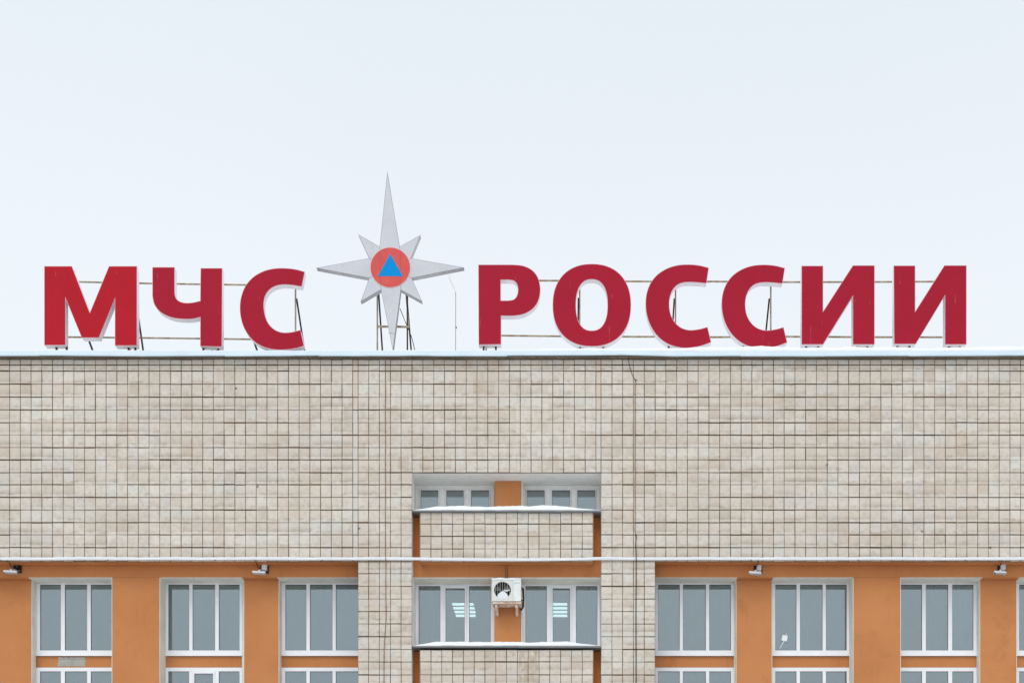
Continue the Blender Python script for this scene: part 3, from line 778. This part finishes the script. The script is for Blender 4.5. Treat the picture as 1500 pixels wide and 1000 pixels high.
# ------------------------------------------------------------------ snow on ledges
def snow_bank(name, x0, x1, y0, y1, zfun, hfun, label, nx=160, ny=8, group=None, under=0.02):
    """mound on a ledge: zfun(x, y) ledge height, hfun(x) snow height"""
    V, F = [], []
    for i in range(nx + 1):
        x = x0 + (x1 - x0) * i / nx; h = hfun(x)
        for j in range(ny + 1):
            v = j / ny
            yv = (y1 - y0) * v ** 2.2
            prof = min(1.0, yv / .07) ** .5 * (1 + .3 * min(1, yv / .3)) * (1 - .3 * v)
            nn = 1 + .28 * noise.noise(Vector((x * 2.2, v * 2, 5.1))) + .10 * noise.noise(Vector((x * 9, v * 5, 2.2)))
            y = y0 + yv + (.014 * noise.noise(Vector((x * 3.1, 1.7, 0))) if j == 0 else 0)
            V.append((x, y, zfun(x, y) + max(0.0, h * prof * nn)))
        V.append((x, y1, zfun(x, y1) - under)); V.append((x, y0 + .01, zfun(x, y0) - under))
    m = ny + 3
    for i in range(nx):
        for j in range(m):
            k = (j + 1) % m; F.append((i * m + j, i * m + k, (i + 1) * m + k, (i + 1) * m + j))
    F.append(tuple(range(m))); F.append(tuple(nx * m + j for j in reversed(range(m))))
    me = bpy.data.meshes.new(name); me.from_pydata(V, [], F)
    b = bmesh.new(); b.from_mesh(me); bmesh.ops.recalc_face_normals(b, faces=b.faces); b.to_mesh(me); b.free()
    o = mesh_obj(name, me, SNOW, None, loc=(0, 0, 0), kind='stuff', smooth=True); tag(o, label, 'snow', group); return o
def hroof(x):
    t = max(0, min(1, (x - WX(700)) / 4)); base = .030 + .085 * t
    return max(.012, base + .055 * noise.noise(Vector((x * .55, 3.3, 0))) * (.35 + t) + .012 * noise.noise(Vector((x * 2.4, 8, 0))))
snow_bank('snow', XL, XR, -0.155, 1.1, lambda x, y: fz_top + .012 - max(0, min(1, (y - .1) / .3)) * .03, hroof, 'uneven white snow lying along the roof edge under the letters', 420, 12)
b = B(); box(b, XL + .05, XR - .05, 1.12, 11.6, zroof - .004, zroof + .12); o = obj('snow', b, SNOW, kind='stuff'); tag(o, 'flat snow cover on the roof behind the sign', 'snow')
for zs, lab, amp in ((zs1, 'smooth white snow on the upper sill cap over the tiled parapet', 1.0), (zs2, 'white snow on the lower sill cap under the air conditioner', .9)):
    xa, xb = WX(605, -.05), WX(879.2, -.05)
    def hs(x, amp=amp, zs=zs):
        e_ = min(1, (x - xa) / .55, (xb - x) / (1.1 if amp == 1.0 else .8)); e_ = max(.08, e_) ** .75
        return amp * e_ * (.118 + .035 * noise.noise(Vector((x * .9, zs, 0))))
    snow_bank('snow', xa, xb, -.052, YC - .03, lambda x, y, zs=zs: zs + .042 + max(0, (y + .05)) * .075, hs, lab, 130, 12)

# ------------------------------------------------------------------ snowy service pipe across the facade
root = empty('service_pipe', (WX(L0, -.05), -.05, WZ(819, -.05)), 'long thin white pipe topped with snow running across the whole facade', 'pipe')
def pipe_y(px): return 818.6 + (1.5 * math.sin(math.pi * min(1, max(0, (px - 600) / 283))) if 600 < px < 883 else 0) + .45 * noise.noise(Vector((px * .012, 0, 0)))
P = []; px = L0
while px <= R0: P.append((px, pipe_y(px))); px += 8
b = B(); tube(b, [(WX(x, -.045), -.045, WZ(y, -.045)) for x, y in P], .022, 8); obj('conduit', b, PVC, root, smooth=True)
b = B(); hh = [.023 + .009 * noise.noise(Vector((x * .021, 4, 0))) + .006 * noise.noise(Vector((x * .09, 9, 0))) for x, y in P]
tube(b, [(WX(x, -.045), -.047, WZ(y, -.045) + .016 + q * .4) for (x, y), q in zip(P, hh)], [max(.012, q) for q in hh], 8); obj('snow_crust', b, SNOW, root, smooth=True)
for px in range(int(L0) + 40, int(R0), 157):
    if 604 < px < 880: continue
    b = B(); x = WX(px, -.045); z = WZ(pipe_y(px), -.045); box(b, x - .012, x + .012, -.07, .02, z - .026, z - .012); obj('clip', b, GALV, root)

# ------------------------------------------------------------------ cables down the piers
def wob(x, y0, y1, n, amp, sd, Y=-.014): return [(x + amp * noise.noise(Vector((i * .55, sd, 0))), y0 + (y1 - y0) * i / n, Y) for i in range(n + 1)]
wire('lightning_cable', [(564.4, 521, -.12), (564.4, 524, -.1)] + [(564.5, 527, -.014)] + wob(564.6, 535, 812, 20, .6, 2) + [(564.8, 818, -.085)] + wob(565.2, 826, 885, 6, .6, 3) + [(565.6, 905, -.014), (564.2, 926, -.014), (562.8, 948, -.014), (562.4, 980, -.014), (562.8, 1100, -.014)], .0085, BROWNC, 'thin brown cable running down the left tiled pier', 'cable', 'cables on the tiled piers')
wire('lightning_cable', [(930.9, 557, -.014)] + wob(930.8, 560, 780, 14, .35, 7) + [(931.4, 790, -.014)] , .006, BROWNC, 'thin brown cable above the white pipe over the right tiled pier', 'cable', 'cables on the tiled piers')
wire('conduit', wob(928.6, 560, 778, 12, .25, 11, -.006), .011, TANC, 'tan conduit beside the brown cable high above the right tiled pier', 'conduit', 'cables on the tiled piers')
wire('black_cable', [(931.4, 781, -.016), (932.0, 786, -.02), (931.2, 796, -.016), (931.8, 812, -.03), (931.9, 818.5, -.09), (931.9, 826, -.016), (931.6, 900, -.016), (932, 1100, -.016)], .0105, CABLE, 'black cable running down the lower part of the right tiled pier', 'cable', 'cables on the tiled piers')
wire('black_cable', [(920.6, 523, -.10), (920.8, 528, -.02), (922.5, 536, -.016), (925, 545, -.016), (926.8, 550, -.016), (929, 554, -.02), (931.4, 557.2, -.014)], .0065, CABLE, 'short dark slanting cable just below the roof edge near the letter О', 'cable', 'cables on the tiled piers')
bm_ = B(); x, z = WX(931.2), WZ(557); box(bm_, x - .016, x + .016, -.032, -.006, z - .016, z + .016, .005); obj('cable_clip', bm_, BLACKST, bpy.data.objects['black_cable.001'])

# ------------------------------------------------------------------ security cameras
def bullet(px, py, label, messy=False, boxed=True, up=(-7, -12)):
    """horizontal bullet camera hung from the fascia; (px, py) = middle of the housing"""
    Y = 0.12; x, z = WX(px, Y), WZ(py, Y)
    root = empty('security_camera', (x, Y, z), label, 'camera', 'bullet cameras on the orange fascia')
    b = B(); L = .145
    tube(b, [(x - L, Y, z - .004), (x - L + .012, Y, z - .003), (x + L * .8, Y + .05, z - .006), (x + L, Y + .055, z - .006)], [.040, .047, .047, .036], 14); obj('housing', b, CAMD, root, smooth=True)
    b = B(); n = 9; A = []
    for i in range(2):
        xx = x - L - .02 + i * (2 * L + .01); yy = Y + i * .055
        A.append([b.verts.new((xx, yy + .056 * math.cos(math.pi * k / (n - 1)), z - .012 + .060 * math.sin(math.pi * k / (n - 1)))) for k in range(n)] +
                 [b.verts.new((xx, yy + .049 * math.cos(math.pi * k / (n - 1)), z - .012 + .053 * math.sin(math.pi * k / (n - 1)))) for k in range(n - 1, -1, -1)])
    m = len(A[0])
    for k in range(m): b.faces.new((A[0][k], A[0][(k + 1) % m], A[1][(k + 1) % m], A[1][k]))
    for q in A:
        for k in range(n - 1): b.faces.new((q[k], q[k + 1], q[m - 2 - k], q[m - 1 - k]))
    obj('sun_shield', b, CAMW, root)
    b = B(); tube(b, [(x - L - .006, Y, z - .004), (x - L + .004, Y, z - .004)], .030, 14); obj('lens', b, GASKET, root)
    b = B(); tube(b, [(x - .005, Y + .02, z + .040), (x - .005, Y + .02, z + .066), (x - .005, Y + .03, z + .082)], [.026, .026, .018], 10); obj('swivel', b, CAMW, root, smooth=True)
    b = B(); tube(b, [(x - .005, Y + .028, z + .078), (x + .04, Y + .13, z + .095), (x + .07, YF + .01, z + .11)], .016, 8); obj('arm', b, CAMD, root, smooth=True)
    b = B(); box(b, x - .02, x + .19, YF - .012, YF + .004, z + .03, z + .25, .004); obj('mount_plate', b, BLACKST, root)
    if boxed:
        b = B(); box(b, x + .03, x + .155, YF - .13, YF - .002, z + .098, z + .235, .010)
        bmesh.ops.rotate(b, verts=b.verts, cent=(x + .09, YF, z + .16), matrix=Matrix.Rotation(R(4), 3, 'Y')); obj('junction_box', b, CAMW, root)
    if messy:
        random.seed(5)
        for k in range(5):
            b = B(); cxx, czz = x + .07 + random.uniform(-.04, .06), z + .14 + random.uniform(-.03, .03)
            ra, rb = random.uniform(.05, .09), random.uniform(.05, .085); ph = random.uniform(0, 6)
            tube(b, [(cxx + ra * math.cos(ph + t * .55), YF - .05 + .03 * math.sin(t + k), czz + rb * math.sin(ph + t * .55)) for t in range(11)], .010, 6)
            obj('cable_loop', b, CABLE if k != 2 else GALV, root, smooth=True)
    b = B(); x2, z2 = WX(px + up[0], .0), WZ(py + up[1] - 5, .0)
    tube(b, [(x2, -.03, z2), (x2 + .02, .06, z2 - .03), (x2 + (x - x2) * .5, .2, z2 + (z - z2) * .45), (x + .03, .30, z + .10)], .011, 6); obj('lead', b, CABLE, root, smooth=True)
    return root
bullet(15.8, 837, 'white bullet camera with tangled black cables at the far left of the fascia', messy=True, boxed=False, up=(-5, -12))
bullet(380, 838, 'white bullet camera with square box above the orange pier left of the tiled pier', up=(-7, -13))
bullet(1107, 838.6, 'white bullet camera with square box above the first orange pier right of the centre', up=(3, -13))
bullet(1466, 838, 'white bullet camera with square box at the far right of the fascia', up=(1, -13))

# ------------------------------------------------------------------ air conditioner
YA = 0.10
ax0, ax1, az0, az1 = WX(720.3, YA), WX(763.3, YA), WZ(880.2, YA), WZ(848.2, YA)
root = empty('air_conditioner', ((ax0 + ax1) / 2, YA + .15, az0), 'off-white outdoor air conditioner capped with snow on the orange pillar', 'air conditioner')
gx, gz, gr = WX(736.1, YA), WZ(863.8, YA), 12.6 / S
# front plate with a round opening
n = 40; b = B()
circ = [(gx + gr * math.cos(2 * math.pi * k / n), gz + gr * math.sin(2 * math.pi * k / n)) for k in range(n)]
def onrect(a):
    c, s = math.cos(a), math.sin(a); t = 1e9
    xr = WX(751.5, YA)
    if c > 1e-6: t = min(t, (xr - gx) / c)
    if c < -1e-6: t = min(t, (ax0 + .012 - gx) / c)
    if s > 1e-6: t = min(t, (az1 - .012 - gz) / s)
    if s < -1e-6: t = min(t, (az0 + .004 - gz) / s)
    return (gx + t * c, gz + t * s)
angs = sorted([2 * math.pi * k / n for k in range(n)] + [math.atan2(zz - gz, xx - gx) % (2 * math.pi) for xx in (ax0 + .012, WX(751.5, YA)) for zz in (az0 + .004, az1 - .012)])
inn = [b.verts.new((gx + gr * math.cos(a), YA, gz + gr * math.sin(a))) for a in angs]
outv = [b.verts.new((onrect(a)[0], YA, onrect(a)[1])) for a in angs]
inb = [b.verts.new((v.co.x, YA + .03, v.co.z)) for v in inn]; outb = [b.verts.new((v.co.x, YA + .03, v.co.z)) for v in outv]
m = len(angs)
for k in range(m):
    j = (k + 1) % m
    for f in ((inn[k], inn[j], outv[j], outv[k]), (inn[k], inn[j], inb[j], inb[k]), (outv[k], outv[j], outb[j], outb[k]), (inb[k], inb[j], outb[j], outb[k])): b.faces.new(f)
obj('fan_plate', b, ACW, root)
b = B(); box(b, WX(751.7, YA), ax1 - .004, YA - .004, YA + .03, az0 + .004, az1 - .012, .006); obj('service_panel', b, ACP, root)
b = B()
box(b, ax0, ax0 + .011, YA + .003, YA + .32, az0, az1 - .001); box(b, ax1 - .003, ax1, YA + .004, YA + .32, az0, az1 - .001)
box(b, ax0, ax1, YA + .002, YA + .32, az1 - .011, az1, .003); box(b, ax0 + .012, ax1 - .004, YA + .031, YA + .319, az0, az0 + .012); box(b, ax0 + .012, ax1 - .004, YA + .30, YA + .318, az0 + .013, az1 - .013)
obj('casing', b, ACW, root)
b = B(); box(b, ax0 + .013, ax1 - .006, YA + .20, YA + .21, az0 + .014, az1 - .014); obj('condenser', b, DARKIN, root)
fan = B()
for k in range(3):
    a = 2 * math.pi * k / 3 + .6
    pr = [(.03, a - .3), (gr * .55, a - .42), (gr * .92, a - .2), (gr * .92, a + .35), (gr * .5, a + .32), (.03, a + .3)]
    fv = [fan.verts.new((gx + r * math.cos(t), YA + .10 + .03 * (t - a), gz + r * math.sin(t))) for r, t in pr]; bk = [fan.verts.new((v.co.x, v.co.y + .008, v.co.z)) for v in fv]
    fan.faces.new(fv); fan.faces.new(bk)
    for i in range(6): fan.faces.new((fv[i], fv[(i + 1) % 6], bk[(i + 1) % 6], bk[i]))
obj('fan', fan, simple('fan_grey', (0.16, 0.16, 0.15), .5), root)
b = B(); tube(b, [(gx, YA + .06, gz), (gx, YA + .13, gz)], .032, 12); obj('hub', b, DARKIN, root)
for k in range(-3, 4):
    o_ = k * gr / 3.6; hh_ = math.sqrt(gr * gr - o_ * o_)
    b = B(); tube(b, [(gx + o_, YA + .006, gz - hh_), (gx + o_, YA + .006, gz + hh_)], .003, 5); obj('grille_wire', b, ACW, root)
for q in (1.0,):
    b = B(); tube(b, [(gx + gr * q * math.cos(t * .2618), YA + .012, gz + gr * q * math.sin(t * .2618)) for t in range(25)], .005, 5); obj('grille_ring', b, ACW, root)
# snow blown into the grille
b = B(); prof = [(-.62, -.66), (-.55, -.52), (-.42, -.34), (-.25, -.22), (-.10, -.10), (.05, -.06), (.22, -.14), (.38, -.26), (.52, -.46), (.62, -.60)]
low = [(.66, -.72), (.45, -.87), (.1, -.97), (-.3, -.93), (-.60, -.77)]
fv = [b.verts.new((gx + gr * x, YA + .022, gz + gr * z)) for x, z in prof + low]; bk = [b.verts.new((v.co.x, YA + .13, v.co.z - .02)) for v in fv]
b.faces.new(fv); b.faces.new(bk)
for i in range(len(fv)): b.faces.new((fv[i], fv[(i + 1) % len(fv)], bk[(i + 1) % len(fv)], bk[i]))
obj('snow_drift', b, SNOW, root)
b = B(); fv = [b.verts.new((gx + gr * x, YA + .05, gz + gr * z)) for x, z in ((.05, .10), (.45, .06), (.8, .16), (.86, .06), (.45, -.10), (.2, -.02))]; bk = [b.verts.new((v.co.x, YA + .08, v.co.z)) for v in fv]
b.faces.new(fv); b.faces.new(bk)
for i in range(6): b.faces.new((fv[i], fv[(i + 1) % 6], bk[(i + 1) % 6], bk[i]))
obj('snow_drift', b, SNOW, root)
# maker's plate: faint teal lettering
for k, (wd) in enumerate((1.5, .9, 1.2, .9, 1.3)):
    px = 753.4 + k * 1.62
    b = B(); box(b, WX(px, YA), WX(px + wd, YA), YA - .006, YA - .0042, WZ(854.4, YA), WZ(852.2 + (k % 2) * .5, YA)); obj('logo_letter', b, TEAL, root)
# drip tray and brackets
b = B(); prism_x(b, WX(721.6, YA), WX(763.8, YA), [(YA + .01, az0 - .012), (YA + .004, az0 - .055), (YA + .30, az0 - .075), (YA + .31, az0 - .012)]); obj('drip_tray', b, BRACK, root)
for pa, pb in ((727, 730.2), (756.6, 757)):
    b = B(); xx = WX(pa, YA + .1)
    box(b, xx - .025, xx + .025, YA + .02, YP - .002, az0 - .105, az0 - .076); obj('bracket', b, BRACK, root)
    b = B(); xa = WX(pa, YA); zt_ = az0 - .106
    prism_x(b, xa - .034, xa + .034, [(YA + .03, zt_ + .001), (YA + .03, zt_ - .03), (YP - .06, zt_ - .15), (YP - .002, zt_ - .15), (YP - .002, zt_ + .001)]); obj('strut', b, BRACK, root)
for k in range(3):
    b = B(); xx = ax1 + .02 + k * .012
    tube(b, [(ax1 - .01, YA + .2 + .02 * k, az1 - .12 - .05 * k), (xx + .01, YA + .22, az1 - .16), (xx + .02, YA + .25, az0 + .16), (xx + .035 - .01 * k, YA + .28, az0 + .04), (xx + .01, YA + .34, az0 - .06), (xx - .05, YP - .01, az0 - .10)], .012, 6); obj('hose', b, CABLE, root, smooth=True)
    b = B(); z_ = az0 + .07 - .055 * k; box(b, ax1 + .003, ax1 + .045, YA + .18, YA + .23, z_ - .017, z_ + .017, .006); obj('valve', b, BLACKST, root)
for dx in (-.008, .035):
    b = B(); xx = WX(741, YF) + dx; tube(b, [(xx, YF - .012, WZ(823.5, YF)), (xx + .004, YF - .014, WZ(836, YF)), (xx + .01, YF - .02, az1 + .02), (xx + .01, YF - .06, az1 - .02)], .006, 5); obj('lead', b, BROWNC, root, smooth=True)
def acsnow():
    V, F = [], []; nx, ny = 26, 8
    for i in range(-1, nx + 2):
        u = min(1, max(0, i / nx))
        for j in range(-1, ny + 2):
            v = min(1, max(0, j / ny)); rim = i in (-1, nx + 1) or j in (-1, ny + 1)
            ed = min(1, .45 + min(u, 1 - u) / .10, .45 + min(v, 1 - v) / .14)
            h = 0 if rim else ed ** .7 * (.050 + .016 * noise.noise(Vector((u * 5, v * 2, 9))))
            V.append((ax0 - .006 + (ax1 - ax0 + .012) * u, YA - .010 + .325 * v, az1 - .006 + h))
    for i in range(nx + 2):
        for j in range(ny + 2): a = i * (ny + 3) + j; F.append((a, a + ny + 3, a + ny + 4, a + 1))
    me = bpy.data.meshes.new('snow_cap'); me.from_pydata(V, [], F); return me
o = mesh_obj('snow_cap', acsnow(), SNOW, root, smooth=True)

# ------------------------------------------------------------------ behind the glass: curtains, lamps, small things
def curtain(px0, px1, Y, ztop, zbot, label, amp=.018, pitch=.11, seed=0):
    x0, x1 = WX(px0, Y), WX(px1, Y); n = max(24, int((x1 - x0) / .018)); V, F = [], []
    for i in range(n + 1):
        x = x0 + (x1 - x0) * i / n
        for zz, k in ((ztop, .7), ((ztop + zbot) / 2, 1), (zbot, 1.15)):
            y = Y + k * amp * math.sin(2 * math.pi * (x / pitch) + 1.3 * noise.noise(Vector((x * 1.7, seed, zz * .2)))) 
            V.append((x, y, zz))
    for i in range(n):
        for j in range(2): a = i * 3 + j; F.append((a, a + 3, a + 4, a + 1))
    me = bpy.data.meshes.new('curtain'); me.from_pydata(V, [], F)
    o = mesh_obj('curtain', me, CURT, None, loc=((x0 + x1) / 2, Y, zbot), smooth=True)
    md = o.modifiers.new('thickness', 'SOLIDIFY'); md.thickness = .004
    if 'drape' in label: o.data.materials[0] = DRAPE
    tag(o, label, 'curtain', 'curtains behind the windows'); return o
YQ = YW + .22
where = {1: 'leftmost', 2: 'second', 3: 'third', 4: 'fourth', 5: 'fifth', 6: 'rightmost full'}
zc_hi, zc_lo = WZ(853, YQ), WZ(966, YQ)
curtain(60, 171, YQ, zc_hi, zc_lo, 'flat grey blue blind behind the leftmost window of the upper row', .0025, .09, 1)
curtain(243, 356, YQ, zc_hi, zc_lo, 'flat grey blue blind behind the upper window left of a camera pier', .0025, .09, 2)
curtain(414, 530, YQ, zc_hi, zc_lo, 'grey blue blind behind the upper window touching the left tiled pier', .0025, .09, 3)
curtain(959, 1074, YQ, zc_hi, zc_lo, 'grey blue blind behind the upper window touching the right tiled pier', .0025, .10, 4)
curtain(1133, 1246, YQ, zc_hi, zc_lo, 'grey blue blind behind the upper window with the small white box', .0025, .10, 5)
curtain(1352, 1384, YQ + .06, zc_hi, zc_lo, 'pale drape hanging in the middle of the rightmost full upper window', .03, .15, 6)
curtain(1396, 1430, YQ + .06, zc_hi, zc_lo, 'pale drape at the right of the rightmost full upper window', .03, .15, 8)
curtain(1494, 1606, YQ, zc_hi, zc_lo, 'grey blue blind behind the upper window cut by the right edge', .0025, .10, 9)
YQc = YC + .28
curtain(611, 644, YQc, WZ(850, YQc), zs2 + .05, 'pleated curtain in the left pane of the window left of the air conditioner', .016, .10, 11)
curtain(697, 722, YQc, WZ(850, YQc), zs2 + .05, 'pleated curtain drawn to the air conditioner side of the left centre window', .016, .10, 12)
curtain(767, 803, YQc, WZ(850, YQc), zs2 + .05, 'pleated curtain in the left pane of the window right of the air conditioner', .016, .10, 13)
curtain(846, 877, YQc, WZ(850, YQc), zs2 + .05, 'pleated curtain in the right pane of the window right of the air conditioner', .018, .10, 14)
for i, lab in ((1, 'blind behind the lower window under the cement patch'), (2, 'blind behind the lower window with an opening middle sash'), (3, 'blind behind the lower window touching the left tiled pier'), (4, 'blind behind the lower window touching the right tiled pier')):
    l, r, pn = bays[i]; curtain(l + 4, r + 1, YQ, zl_t - .03, zl_b + .02, lab, .0025, .10, 20 + i)

zceil = WZ(851, YC)
for px, lab in ((662, 'lit four-tube ceiling lamp seen through the window left of the air conditioner'), (799.5, 'lit four-tube ceiling lamp seen through the window right of the air conditioner')):
    x0 = WX(px, 3.1); root = empty('ceiling_lamp', (x0 + .28, 3.75, zceil), lab, 'lamp', 'ceiling lamps in the centre rooms')
    b = B(); box(b, x0 - .03, x0 + .59, 3.02, 4.55, zceil - .03, zceil - .001); obj('housing', b, ROOMW, root)
    for k in range(4):
        b = B(); yy = 3.1 + k * .44; box(b, x0, x0 + .56, yy, yy + .23, zceil - .045, zceil - .031, .004); obj('tube', b, TUBE, root)
zc2 = zl_t + .10
for k, (px, lab) in enumerate(((1156.8, 'small lit ceiling spotlight at the left pane of the lower window beside the camera pier'), (1193.6, 'small lit ceiling spotlight in the middle pane of the lower window beside the camera pier'), (1229, 'small lit ceiling spotlight at the right pane of the lower window beside the camera pier'),
                (1340, 'small lit ceiling spotlight at the left pane of the rightmost full lower window'), (1377.6, 'small lit ceiling spotlight in the middle pane of the rightmost full lower window'), (1414, 'small lit ceiling spotlight at the right pane of the rightmost full lower window'))):
    h = zc2 - .02 - EYE; yy = 60 * h * 40 / (HY - 987.4) - 40
    b = B(); x = WX(px, yy); tube(b, [(x, yy, zc2 - .03), (x, yy, zc2 - .001)], [.04, .052], 12)
    o = obj('ceiling_spotlight', b, SPOT, None, loc=(x, yy, zc2 - .03)); tag(o, lab, 'spotlight', 'ceiling spotlights in the lower right rooms')
# small white box with an aerial lead stuck behind the glass
Yb = YW - .015
x, z = WX(1149.4, Yb), WZ(934, Yb)
root = empty('router_box', (x, Yb, z), 'small white box with a thin lead fixed on an upper right window pane', 'box')
b = B(); box(b, x - .07, x + .07, Yb, Yb + .03, z - .075, z + .075, .01); bmesh.ops.rotate(b, verts=b.verts, cent=(x, Yb, z), matrix=Matrix.Rotation(R(12), 3, 'Y')); obj('case', b, PVC, root)
b = B(); tube(b, [(x - .02, Yb + .015, z - .07), (x - .07, Yb + .015, z - .17), (x - .13, Yb + .015, z - .27)], .010, 6); obj('lead', b, PVC, root, smooth=True)
b = B(); tube(b, [(x + .03, Yb + .015, z + .07), (x + .05, Yb + .015, z + .12)], .009, 6); obj('aerial', b, PVC, root, smooth=True)
